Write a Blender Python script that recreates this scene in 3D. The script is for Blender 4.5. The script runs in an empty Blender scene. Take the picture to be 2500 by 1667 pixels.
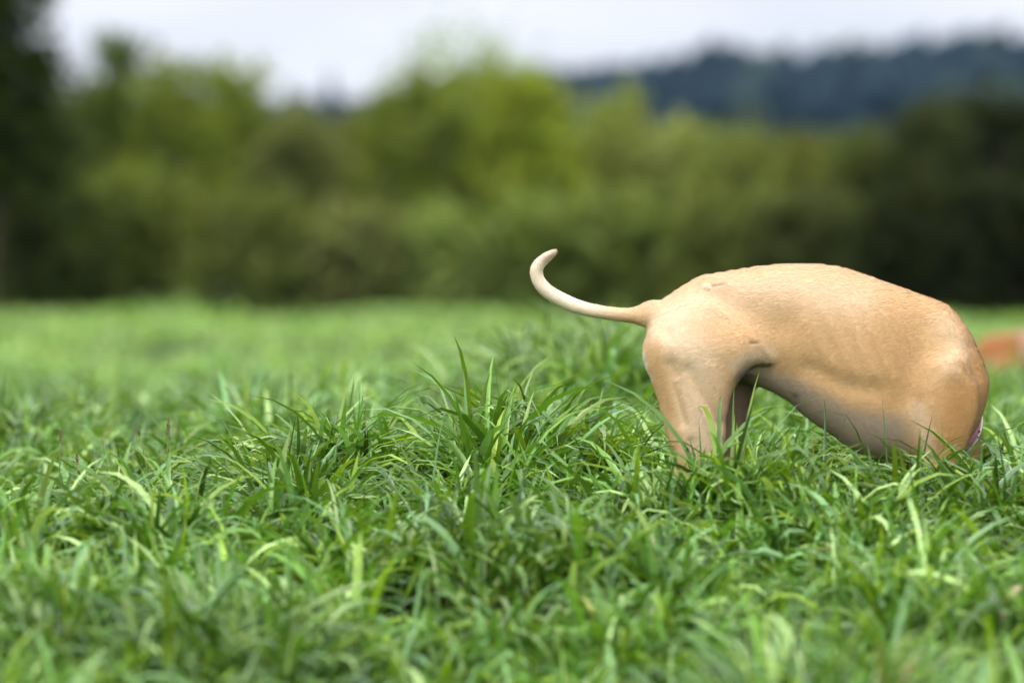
import bpy, math
import numpy as np

C = bpy.context.scene.collection
S = bpy.context.scene
R = math.radians

# ------------------------------------------------------------------ camera
CAM_H = 0.69
FPX = 7770.0            # focal length in photograph pixels (2500 wide)
PITCH = math.atan(193.5 / FPX)
cam_d = bpy.data.cameras.new('camera')
cam = bpy.data.objects.new('camera', cam_d)
C.objects.link(cam)
S.camera = cam
cam.location = (0, 0, CAM_H)
cam.rotation_euler = (math.pi / 2 - PITCH, 0, 0)
cam_d.sensor_width = 36.0
cam_d.lens = FPX / 2500 * 36.0
cam_d.clip_start = 0.1
cam_d.clip_end = 6000
cam_d.dof.use_dof = True
cam_d.dof.focus_distance = 6.95
cam_d.dof.aperture_fstop = 1.5

# ------------------------------------------------------------------ light
SUN_EL, SUN_AZ = 52.0, 205.0     # azimuth measured clockwise from +Y; sun is behind-left of the camera
w = bpy.data.worlds.new('World')
S.world = w
w.use_nodes = True
nt = w.node_tree
nt.nodes.clear()
out = nt.nodes.new('ShaderNodeOutputWorld')
bg = nt.nodes.new('ShaderNodeBackground')
bg.inputs['Strength'].default_value = 0.10
sky = nt.nodes.new('ShaderNodeTexSky')
sky.sky_type = 'NISHITA'
sky.sun_disc = False
sky.sun_elevation = R(SUN_EL)
sky.sun_rotation = R(SUN_AZ)
sky.air_density = 1.0
sky.dust_density = 3.0
tc = nt.nodes.new('ShaderNodeTexCoord')
sep = nt.nodes.new('ShaderNodeSeparateXYZ')
nt.links.new(tc.outputs['Generated'], sep.inputs[0])
# overcast deck: brighter overhead than at the horizon, with soft cloud lumps
ramp = nt.nodes.new('ShaderNodeMapRange')
ramp.inputs['From Min'].default_value = 0.0
ramp.inputs['From Max'].default_value = 1.0
ramp.inputs['To Min'].default_value = 4.2
ramp.inputs['To Max'].default_value = 18.0
nt.links.new(sep.outputs['Z'], ramp.inputs['Value'])
mp = nt.nodes.new('ShaderNodeMapping')
mp.inputs['Scale'].default_value = (4.5, 4.5, 22.0)
nt.links.new(tc.outputs['Generated'], mp.inputs['Vector'])
nz = nt.nodes.new('ShaderNodeTexNoise')
nz.inputs['Scale'].default_value = 1.6
nz.inputs['Detail'].default_value = 4
nt.links.new(mp.outputs['Vector'], nz.inputs['Vector'])
cr = nt.nodes.new('ShaderNodeMapRange')
cr.inputs['From Min'].default_value = 0.3
cr.inputs['From Max'].default_value = 0.7
cr.inputs['To Min'].default_value = 0.90
cr.inputs['To Max'].default_value = 1.13
nt.links.new(nz.outputs['Fac'], cr.inputs['Value'])
mul = nt.nodes.new('ShaderNodeMath')
mul.operation = 'MULTIPLY'
nt.links.new(ramp.outputs['Result'], mul.inputs[0])
nt.links.new(cr.outputs['Result'], mul.inputs[1])
cl = nt.nodes.new('ShaderNodeMix')
cl.data_type = 'RGBA'
cl.inputs['A'].default_value = (0.955, 0.975, 1.10, 1)
cl.inputs['B'].default_value = (1.0, 1.0, 1.04, 1)
nt.links.new(nz.outputs['Fac'], cl.inputs['Factor'])
vm = nt.nodes.new('ShaderNodeVectorMath')
vm.operation = 'SCALE'
nt.links.new(cl.outputs['Result'], vm.inputs[0])
nt.links.new(mul.outputs[0], vm.inputs['Scale'])
mx = nt.nodes.new('ShaderNodeMix')
mx.data_type = 'RGBA'
mx.inputs['Factor'].default_value = 0.88
nt.links.new(sky.outputs['Color'], mx.inputs['A'])
nt.links.new(vm.outputs[0], mx.inputs['B'])
nt.links.new(mx.outputs['Result'], bg.inputs['Color'])
nt.links.new(bg.outputs[0], out.inputs['Surface'])

sl = bpy.data.lights.new('sun', 'SUN')
sl.energy = 1.5
sl.angle = R(10)
sl.color = (1.0, 0.95, 0.86)
sun = bpy.data.objects.new('sun', sl)
C.objects.link(sun)
az, el = R(SUN_AZ), R(SUN_EL)
sd = (math.sin(az) * math.cos(el), math.cos(az) * math.cos(el), math.sin(el))   # towards the sun
from mathutils import Vector
sun.rotation_euler = Vector(sd).to_track_quat('Z', 'Y').to_euler()
sun.location = (sd[0] * 20, sd[1] * 20, sd[2] * 20)

S.view_settings.view_transform = 'Standard'
S.view_settings.look = 'None'
S.view_settings.exposure = 0.9
S.view_settings.gamma = 1.0
S.render.engine = 'CYCLES'
S.cycles.use_denoising = True
S.cycles.max_bounces = 8
S.cycles.diffuse_bounces = 3
S.cycles.glossy_bounces = 2
S.cycles.transmission_bounces = 4
S.cycles.transparent_max_bounces = 4
S.cycles.volume_bounces = 0
S.cycles.caustics_reflective = False
S.cycles.caustics_refractive = False

# ------------------------------------------------------------------ helpers
ca, sa = math.cos(PITCH), math.sin(PITCH)


def at(px, py, Y):
    """world point at depth Y (metres along +Y) seen at a photograph pixel"""
    u = (np.asarray(px, float) - 1250.0) / FPX
    v = (833.5 - np.asarray(py, float)) / FPX
    dy = ca + v * sa
    dz = v * ca - sa
    return u / dy * Y, dz / dy * Y + CAM_H


def to_px(x, y, z):
    dz = z - CAM_H
    f = y * ca - dz * sa
    v = dz * ca + y * sa
    return 1250.0 + x / f * FPX, 833.5 - v / f * FPX


def smooth(a, b, x):
    t = np.clip((x - a) / (b - a), 0, 1)
    return t * t * (3 - 2 * t)


_rs = np.random.RandomState(7)
_lat = _rs.rand(64, 64)


def vnoise(x, y):
    x = np.asarray(x, float); y = np.asarray(y, float)
    xi = np.floor(x).astype(int); yi = np.floor(y).astype(int)
    fx = x - xi; fy = y - yi
    fx = fx * fx * (3 - 2 * fx); fy = fy * fy * (3 - 2 * fy)
    a = _lat[xi & 63, yi & 63]; b = _lat[(xi + 1) & 63, yi & 63]
    c = _lat[xi & 63, (yi + 1) & 63]; d = _lat[(xi + 1) & 63, (yi + 1) & 63]
    return (a * (1 - fx) + b * fx) * (1 - fy) + (c * (1 - fx) + d * fx) * fy


def fbm(x, y):
    return (vnoise(x, y) + 0.5 * vnoise(2.1 * x + 7, 2.1 * y + 3) + 0.25 * vnoise(4.3 * x + 1, 4.3 * y + 9)) / 1.75


def gauss(x, y, cx, cy, sx, sy):
    return np.exp(-((x - cx) / sx) ** 2 - ((y - cy) / sy) ** 2)


def ground(x, y):
    x = np.asarray(x, float); y = np.asarray(y, float)
    z = -0.0055 * np.clip(y - 9, 0, 75)
    z = z - 0.10 * np.clip(6.6 - y, 0, 6.5) + 0.012 * np.clip(6.6 - y, 0, .6)      # the bank falls towards the camera
    z = z - 0.10 * smooth(13.5, 19, y) + 0.15 * smooth(20, 40, y)
    z = z + 0.075 * smooth(4.8, 6.2, y) * (1 - smooth(9, 13, y))
    z = z + 0.085 * (1 - smooth(13, 22, y)) * (vnoise(x * 3.4, y * 2.5) - 0.5) + 0.10 * smooth(20, 30, y) * (1 - smooth(40, 55, y)) * (vnoise(x * .5, y * .3) - .5) + 0.26 * smooth(36, 44, y) * (1 - smooth(60, 75, y)) * (vnoise(x * .55 + 9, y * .1) - .5)
    near = 1 - smooth(40, 90, y)
    z = z + near * 0.07 * (fbm(x * 0.8 + 3, y * 0.8) - 0.5)
    z = z + 0.07 * gauss(x, y, -0.12, 7.35, 0.42, 0.5)      # hump in the middle of the meadow
    z = z + 0.13 * gauss(x, y, 0.42, 9.9, 0.55, 0.9)        # rise behind the dog's rump
    z = z - 0.05 * gauss(x, y, -0.95, 7.4, 0.5, 1.0)
    hill = 18 + 8 * smooth(-40, 120, x) + 4 * vnoise(x / 40 + 5, y / 60)
    z = z + hill * smooth(430, 720, y) + 0.012 * np.clip(y - 720, 0, 3000)
    return z


def mesh_obj(name, verts, faces=None, quads=None, tris=None, mat=None, parent=None, smooth_shade=True, col=None):
    me = bpy.data.meshes.new(name)
    verts = np.asarray(verts, np.float32)
    if quads is not None or tris is not None:
        arr = np.asarray(quads if quads is not None else tris, np.int32)
        k = arr.shape[1]
        me.vertices.add(len(verts))
        me.vertices.foreach_set('co', verts.ravel())
        me.loops.add(arr.size)
        me.loops.foreach_set('vertex_index', arr.ravel())
        me.polygons.add(len(arr))
        me.polygons.foreach_set('loop_start', np.arange(len(arr), dtype=np.int32) * k)
        me.update(calc_edges=True)
        me.validate()
    else:
        me.from_pydata([tuple(map(float, v)) for v in verts], [], faces)
    if smooth_shade:
        me.polygons.foreach_set('use_smooth', np.ones(len(me.polygons), bool))
    if col is not None:
        a = me.color_attributes.new('tint', 'FLOAT_COLOR', 'POINT')
        c4 = np.ones((len(me.vertices), 4), np.float32)
        c4[:, :3] = col
        a.data.foreach_set('color', c4.ravel())
    if mat:
        me.materials.append(mat)
    me.update()
    o = bpy.data.objects.new(name, me)
    C.objects.link(o)
    if parent:
        o.parent = parent
    return o


def empty(name, loc):
    o = bpy.data.objects.new(name, None)
    o.empty_display_size = 0.2
    C.objects.link(o)
    o.location = loc
    return o


def tag(o, label=None, cat=None, group=None, kind=None):
    for k, v in (('label', label), ('category', cat), ('group', group), ('kind', kind)):
        if v:
            o[k] = v
    return o


# ------------------------------------------------------------------ materials
def new_mat(name):
    m = bpy.data.materials.new(name)
    m.use_nodes = True
    m.node_tree.nodes.clear()
    return m, m.node_tree


def leaf_mat(name, rough=0.45, trans=0.35, spec=0.5, vein=True):
    m, t = new_mat(name)
    o = t.nodes.new('ShaderNodeOutputMaterial')
    at_ = t.nodes.new('ShaderNodeAttribute'); at_.attribute_name = 'tint'
    p = t.nodes.new('ShaderNodeBsdfPrincipled')
    p.inputs['Roughness'].default_value = rough
    p.inputs['Specular IOR Level'].default_value = spec
    n = t.nodes.new('ShaderNodeTexNoise'); n.inputs['Scale'].default_value = 60; n.inputs['Detail'].default_value = 3
    g = t.nodes.new('ShaderNodeTexCoord')
    t.links.new(g.outputs['Object'], n.inputs['Vector'])
    mr = t.nodes.new('ShaderNodeMapRange')
    mr.inputs['To Min'].default_value = 0.72; mr.inputs['To Max'].default_value = 1.28
    t.links.new(n.outputs['Fac'], mr.inputs['Value'])
    sc = t.nodes.new('ShaderNodeVectorMath'); sc.operation = 'SCALE'
    t.links.new(at_.outputs['Color'], sc.inputs[0]); t.links.new(mr.outputs[0], sc.inputs['Scale'])
    t.links.new(sc.outputs[0], p.inputs['Base Color'])
    tr = t.nodes.new('ShaderNodeBsdfTranslucent')
    hs = t.nodes.new('ShaderNodeVectorMath'); hs.operation = 'MULTIPLY'
    hs.inputs[1].default_value = (1.55, 1.5, 0.55)
    t.links.new(sc.outputs[0], hs.inputs[0]); t.links.new(hs.outputs[0], tr.inputs['Color'])
    mi = t.nodes.new('ShaderNodeMixShader'); mi.inputs[0].default_value = trans
    t.links.new(p.outputs[0], mi.inputs[1]); t.links.new(tr.outputs[0], mi.inputs[2])
    t.links.new(mi.outputs[0], o.inputs['Surface'])
    return m


def noise_mat(name, c1, c2, scale=8, rough=0.9, bump=0.3, spec=0.2, dist=0.02):
    m, t = new_mat(name)
    o = t.nodes.new('ShaderNodeOutputMaterial')
    p = t.nodes.new('ShaderNodeBsdfPrincipled')
    p.inputs['Roughness'].default_value = rough
    p.inputs['Specular IOR Level'].default_value = spec
    g = t.nodes.new('ShaderNodeTexCoord')
    n = t.nodes.new('ShaderNodeTexNoise'); n.inputs['Scale'].default_value = scale; n.inputs['Detail'].default_value = 6
    t.links.new(g.outputs['Object'], n.inputs['Vector'])
    r = t.nodes.new('ShaderNodeValToRGB')
    r.color_ramp.elements[0].position = 0.35; r.color_ramp.elements[0].color = (*c1, 1)
    r.color_ramp.elements[1].position = 0.65; r.color_ramp.elements[1].color = (*c2, 1)
    t.links.new(n.outputs['Fac'], r.inputs['Fac']); t.links.new(r.outputs[0], p.inputs['Base Color'])
    b = t.nodes.new('ShaderNodeBump'); b.inputs['Strength'].default_value = bump; b.inputs['Distance'].default_value = dist
    t.links.new(n.outputs['Fac'], b.inputs['Height']); t.links.new(b.outputs[0], p.inputs['Normal'])
    t.links.new(p.outputs[0], o.inputs['Surface'])
    return m


def coat_mat(name, bump=0.03):
    """short fur: colour from the attribute, broken up by fine stretched noise"""
    m, t = new_mat(name)
    o = t.nodes.new('ShaderNodeOutputMaterial')
    p = t.nodes.new('ShaderNodeBsdfPrincipled')
    p.inputs['Roughness'].default_value = 0.62
    p.inputs['Specular IOR Level'].default_value = 0.25
    p.inputs['Sheen Weight'].default_value = 0.12
    p.inputs['Sheen Roughness'].default_value = 0.5
    p.inputs['Subsurface Weight'].default_value = 0.0
    a = t.nodes.new('ShaderNodeAttribute'); a.attribute_name = 'tint'
    g = t.nodes.new('ShaderNodeTexCoord')
    mp_ = t.nodes.new('ShaderNodeMapping')
    mp_.inputs['Rotation'].default_value = (0, R(28), 0)
    mp_.inputs['Scale'].default_value = (90, 260, 330)
    t.links.new(g.outputs['Object'], mp_.inputs['Vector'])
    n = t.nodes.new('ShaderNodeTexNoise'); n.inputs['Scale'].default_value = 1; n.inputs['Detail'].default_value = 3
    t.links.new(mp_.outputs[0], n.inputs['Vector'])
    mr = t.nodes.new('ShaderNodeMapRange')
    mr.inputs['From Min'].default_value = 0.25; mr.inputs['From Max'].default_value = 0.75
    mr.inputs['To Min'].default_value = 0.90; mr.inputs['To Max'].default_value = 1.08
    t.links.new(n.outputs['Fac'], mr.inputs['Value'])
    n2 = t.nodes.new('ShaderNodeTexNoise'); n2.inputs['Scale'].default_value = 14; n2.inputs['Detail'].default_value = 4
    t.links.new(g.outputs['Object'], n2.inputs['Vector'])
    mr2 = t.nodes.new('ShaderNodeMapRange')
    mr2.inputs['From Min'].default_value = 0.3; mr2.inputs['From Max'].default_value = 0.7
    mr2.inputs['To Min'].default_value = 0.93; mr2.inputs['To Max'].default_value = 1.06
    t.links.new(n2.outputs['Fac'], mr2.inputs['Value'])
    mm = t.nodes.new('ShaderNodeMath'); mm.operation = 'MULTIPLY'
    t.links.new(mr.outputs[0], mm.inputs[0]); t.links.new(mr2.outputs[0], mm.inputs[1])
    sc = t.nodes.new('ShaderNodeVectorMath'); sc.operation = 'SCALE'
    t.links.new(a.outputs['Color'], sc.inputs[0]); t.links.new(mm.outputs[0], sc.inputs['Scale'])
    t.links.new(sc.outputs[0], p.inputs['Base Color'])
    b = t.nodes.new('ShaderNodeBump'); b.inputs['Strength'].default_value = bump; b.inputs['Distance'].default_value = 0.002
    t.links.new(n.outputs['Fac'], b.inputs['Height']); t.links.new(b.outputs[0], p.inputs['Normal'])
    t.links.new(p.outputs[0], o.inputs['Surface'])
    return m


def plain_mat(name, col, rough=0.5, spec=0.4, var=0.12, scale=120):
    c1 = tuple(c * (1 - var) for c in col); c2 = tuple(min(1, c * (1 + var)) for c in col)
    return noise_mat(name, c1, c2, scale=scale, rough=rough, bump=0.15, spec=spec, dist=0.001)


M_grass = leaf_mat('grass blade', rough=0.36, trans=0.24, spec=0.5)
M_leaf = leaf_mat('tree leaves', rough=0.7, trans=0.35, spec=0.08)
M_needle = leaf_mat('conifer needles', rough=0.8, trans=0.1, spec=0.1)
M_soil = noise_mat('soil and thatch', (0.02, 0.028, 0.008), (0.045, 0.07, 0.015), scale=3)
M_bark = noise_mat('bark', (0.035, 0.026, 0.018), (0.09, 0.07, 0.05), scale=5, bump=0.6)
M_coat = coat_mat('short tan coat')
M_seed = noise_mat('dark seed spike', (0.05, 0.03, 0.015), (0.26, 0.19, 0.11), scale=260, bump=0.5, dist=0.002)
M_stalk = plain_mat('seed stalk', (0.16, 0.19, 0.06))
M_pink = plain_mat('pink collar leather', (0.42, 0.17, 0.235), rough=0.5)
M_white = plain_mat('white collar lining', (0.78, 0.72, 0.70), rough=0.6)
M_dark = plain_mat('dark stitching', (0.02, 0.015, 0.015), rough=0.5)

# ------------------------------------------------------------------ ground
ys = np.concatenate([np.arange(-30, 1.0, 2.0), np.arange(1, 16, 0.12), np.arange(16, 90, 1.0),
                     np.arange(90, 430, 20), np.arange(430, 760, 10), np.arange(760, 3300, 120)])
xs_p = np.concatenate([np.arange(0, 3.0, 0.12), np.arange(3, 20, 1.0), np.arange(20, 200, 10), np.arange(200, 2300, 120)])
xs = np.concatenate([-xs_p[:0:-1], xs_p])
GX, GY = np.meshgrid(xs, ys)
GZ = ground(GX, GY)
nx, ny = len(xs), len(ys)
idx = np.arange(nx * ny).reshape(ny, nx)
q = np.stack([idx[:-1, :-1], idx[:-1, 1:], idx[1:, 1:], idx[1:, :-1]], -1).reshape(-1, 4)
g = mesh_obj('ground', np.stack([GX, GY, GZ], -1).reshape(-1, 3), quads=q, mat=M_soil)
tag(g, kind='structure')


# ------------------------------------------------------------------ grass
def blades(rs, bx, by, L, W, seg, az, th0, th1, pw, col, vfold=True, zoff=-0.02):
    """ribbons that lean and droop: returns verts, quads, colours"""
    n = len(bx)
    t = np.linspace(0, 1, seg + 1)[None, :]
    th = th0[:, None] + (th1 - th0)[:, None] * t ** pw[:, None]
    ds = (L / seg)[:, None]
    thm = (th[:, 1:] + th[:, :-1]) / 2
    r = np.concatenate([np.zeros((n, 1)), np.cumsum(np.sin(thm) * ds, 1)], 1)
    h = np.concatenate([np.zeros((n, 1)), np.cumsum(np.cos(thm) * ds, 1)], 1)
    bz = ground(bx, by) + zoff
    tw = (rs.rand(n) - 0.5)[:, None] * 1.6 * t             # a little twist along the blade
    ax = az[:, None] + tw * 0.35
    cx = bx[:, None] + r * np.cos(ax)
    cy = by[:, None] + r * np.sin(ax)
    cz = bz[:, None] + h
    wd = W[:, None] * np.minimum(1, 0.45 + 2.2 * t) * np.clip(1 - t ** 3, 0, 1) ** 0.8
    sxv = -np.sin(az)[:, None] * np.cos(tw) + np.cos(az)[:, None] * np.sin(tw) * np.cos(th)
    syv = np.cos(az)[:, None] * np.cos(tw) + np.sin(az)[:, None] * np.sin(tw) * np.cos(th)
    szv = -np.sin(tw) * np.sin(th)
    lanes = [(-0.5, 0), (0, 1), (0.5, 0)] if vfold else [(-0.5, 0), (0.5, 0)]
    k = len(lanes)
    V = np.empty((n, seg + 1, k, 3), np.float32)
    # fold direction: blade normal
    nx_ = -np.cos(az)[:, None] * np.cos(th)
    ny_ = -np.sin(az)[:, None] * np.cos(th)
    nz_ = np.sin(th)
    for i, (s_, f_) in enumerate(lanes):
        fo = -0.22 * wd * f_
        V[:, :, i, 0] = cx + sxv * wd * s_ + nx_ * fo
        V[:, :, i, 1] = cy + syv * wd * s_ + ny_ * fo
        V[:, :, i, 2] = cz + szv * wd * s_ + nz_ * fo
    base = (np.arange(n) * (seg + 1) * k)[:, None, None]
    a = np.arange(seg)[None, :, None] * k
    b = np.arange(k - 1)[None, None, :]
    i0 = base + a + b
    Q = np.stack([i0, i0 + 1, i0 + k + 1, i0 + k], -1).reshape(-1, 4)
    colr = np.repeat(col[:, None, None, :], seg + 1, 1)
    # blades grow slightly lighter towards the tip
    tt = t[0][None, :, None, None]
    colr = colr * (1.0 + 0.12 * tt)
    colr = np.repeat(colr, k, 2).reshape(-1, 3)
    return V.reshape(-1, 3), Q, colr


def grass_cols(rs, n, x, y):
    pal = np.array([[0.056, 0.130, 0.010], [0.084, 0.182, 0.018], [0.130, 0.215, 0.012],
                    [0.105, 0.215, 0.070], [0.026, 0.068, 0.008], [0.230, 0.340, 0.110]])
    pr = np.array([.24, .22, .15, .18, .09, .12])
    c = pal[rs.choice(len(pal), n, p=pr)] * 1.14
    tuft = vnoise(x * 2.2 + 11, y * 2.2)                       # neighbouring plants differ in kind
    c = c * (0.70 + 0.6 * tuft)[:, None]
    c = c * (0.72 + 0.56 * rs.rand(n))[:, None] * (1 + 0.40 * smooth(12, 30, y) * (0.35 + 1.1 * vnoise(x * 0.45 + 4, y * 0.16)))[:, None]
    c[:, 0] *= 1 + 0.10 * smooth(12, 30, y)
    dry = rs.rand(n) < 0.003
    c[dry] = np.array([0.36, 0.30, 0.13]) * (0.7 + 0.5 * rs.rand(dry.sum()))[:, None]
    return c


def scatter(rs, y0, y1, dens, slope=0.175, pad=0.7):
    area_n = int(dens * ((slope * y0 + pad) + (slope * y1 + pad)) * (y1 - y0))
    u = rs.rand(area_n * 2)
    y = y0 + (y1 - y0) * u
    keep = rs.rand(len(y)) < (slope * y + pad) / (slope * y1 + pad)
    y = y[keep]
    x = (rs.rand(len(y)) * 2 - 1) * (slope * y + pad)
    return x, y


def hmul(x, y):
    """plants grow taller in some tufts"""
    m = 0.84 + 0.42 * fbm(x * 1.3 + 20, y * 1.3)
    m += 0.18 * gauss(x, y, -0.12, 7.35, 0.34, 0.45)
    m += 0.60 * gauss(x, y, 0.35, 9.9, 0.6, 0.8)
    m += 0.55 * np.maximum(0, fbm(x * 0.9 + 40, y * 0.45 + 2) - 0.56) / 0.2 * smooth(9, 12, y)
    m -= 0.18 * gauss(x, y, -0.95, 6.9, 0.45, 0.9)
    m += 0.24 * gauss(x, y, 0.66, 6.50, 0.50, 0.42)
    m += 0.10 * gauss(x, y, 0.6, 7.6, 0.8, 0.5)
    m += 0.30 * gauss(x, y, 0.39, 6.62, 0.16, 0.22)
    m -= 0.22 * gauss(x, y, 1.03, 6.75, 0.12, 0.30)
    m += 0.55 * gauss(x, y, 0.66, 5.0, 0.22, 0.35)
    m *= 1 - 0.22 * (1 - smooth(4.6, 6.0, y))
    m *= 1 - 0.45 * (1 - smooth(0.12, 0.20, np.abs(y - 7.0))) * (x > 0.30) * (x < 1.08)      # pressed down under the dog
    m *= 0.80 + 0.42 * smooth(0.2, 0.75, vnoise(x * 4.2 + 8, y * 3.2 + 5))
    return m


def make_grass(name, y0, y1, dens, seg, Lr, Wr, seed, vfold, label, kk, csc):
    rs = np.random.RandomState(seed)
    # tufts: each is a fountain of blades that lean outwards from its heart
    k = kk
    px_, py_ = scatter(rs, y0, y1, dens / k * 1.6)
    keep = rs.rand(len(px_)) < 0.30 + 1.0 * smooth(0.30, 0.62, vnoise(px_ * csc + 31, py_ * csc * .8))
    px_, py_ = px_[keep], py_[keep]
    nt_ = len(px_)
    sp = Wr[1] * 2.3 * (0.6 + 0.8 * rs.rand(nt_)).repeat(k)
    rad = rs.rand(nt_ * k) ** 0.6
    fa = rs.rand(nt_ * k) * 2 * math.pi
    bx = np.repeat(px_, k) + np.cos(fa) * rad * sp
    by = np.repeat(py_, k) + np.sin(fa) * rad * sp
    th_ = (0.74 + 0.50 * rs.rand(nt_)).repeat(k)
    tl_ = (0.72 + 0.60 * rs.rand(nt_)).repeat(k)
    n = len(bx)
    hm = hmul(bx, by)
    far_ = smooth(13, 17, py_)[:, None].repeat(k, 1).ravel()
    hm = hm * (1 - 0.45 * far_) * (1 + 1.3 * smooth(36, 44, by) * np.maximum(0, vnoise(bx * 0.8, by * .3) - .35))
    L = (Lr[0] + (Lr[1] - Lr[0]) * rs.rand(n)) * hm * th_
    W = (Wr[0] + (Wr[1] - Wr[0]) * rs.rand(n) ** 1.3) * (1 - 0.15 * (1 - smooth(4.6, 6.0, by)))
    az_ = fa + rs.randn(n) * 0.7
    th0 = 0.04 + 0.42 * rad * rs.rand(n) + np.abs(rs.randn(n)) * 0.08
    th1 = th0 + 0.8 + rs.rand(n) ** 0.8 * 2.3
    up = rs.rand(n) < 0.07
    L[up] *= 0.85
    th1[up] = th0[up] + rs.rand(up.sum()) * 0.35
    pw = 1.0 + rs.rand(n) * 1.7
    col = grass_cols(rs, n, bx, by) * tl_[:, None]
    V, Q, K = blades(rs, bx, by, L, W, seg, az_, th0, th1, pw, col, vfold)
    o = mesh_obj(name, V, quads=Q, mat=M_grass, col=K)
    tag(o, label, 'grass', kind='stuff')
    return o


make_grass('meadow_grass', 2.9, 9.5, 3500, 7, (0.12, 0.27), (0.008, 0.022), 1, True,
           'lush green meadow grass with broad arching blades around the dog', 20, 4.5)
make_grass('far_meadow_grass', 9.5, 24, 1000, 5, (0.14, 0.29), (0.010, 0.024), 2, False,
           'soft blurred green grass of the meadow behind the dog', 16, 2.2)
make_grass('distant_meadow_grass', 24, 80, 130, 3, (0.14, 0.24), (0.03, 0.06), 3, False,
           'smooth bright green strip of grass at the foot of the trees', 8, 0.6)


# ------------------------------------------------------------------ implicit modelling of animals
def poly_inside(poly, X, Z):
    ins = np.zeros(X.shape, bool)
    n = len(poly)
    for i in range(n):
        x1, z1 = poly[i]; x2, z2 = poly[(i + 1) % n]
        if z1 == z2:
            continue
        c = ((Z > z1) != (Z > z2)) & (X < (x2 - x1) * (Z - z1) / (z2 - z1) + x1)
        ins ^= c
    return ins


def poly_dist(poly, X, Z):
    d = np.full(X.shape, 1e9)
    n = len(poly)
    for i in range(n):
        a = poly[i]; b = poly[(i + 1) % n]
        ab = b - a
        t = np.clip(((X - a[0]) * ab[0] + (Z - a[1]) * ab[1]) / max(ab @ ab, 1e-12), 0, 1)
        d = np.minimum(d, np.hypot(X - a[0] - t * ab[0], Z - a[1] - t * ab[1]))
    return d


def catmull(poly, sub=6):
    p = np.asarray(poly, float)
    n = len(p)
    outp = []
    for i in range(n):
        p0, p1, p2, p3 = p[(i - 1) % n], p[i], p[(i + 1) % n], p[(i + 2) % n]
        for s in range(sub):
            t = s / sub
            outp.append(0.5 * ((2 * p1) + (-p0 + p2) * t + (2 * p0 - 5 * p1 + 4 * p2 - p3) * t * t
                               + (-p0 + 3 * p1 - 3 * p2 + p3) * t ** 3))
    return np.array(outp)


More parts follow.
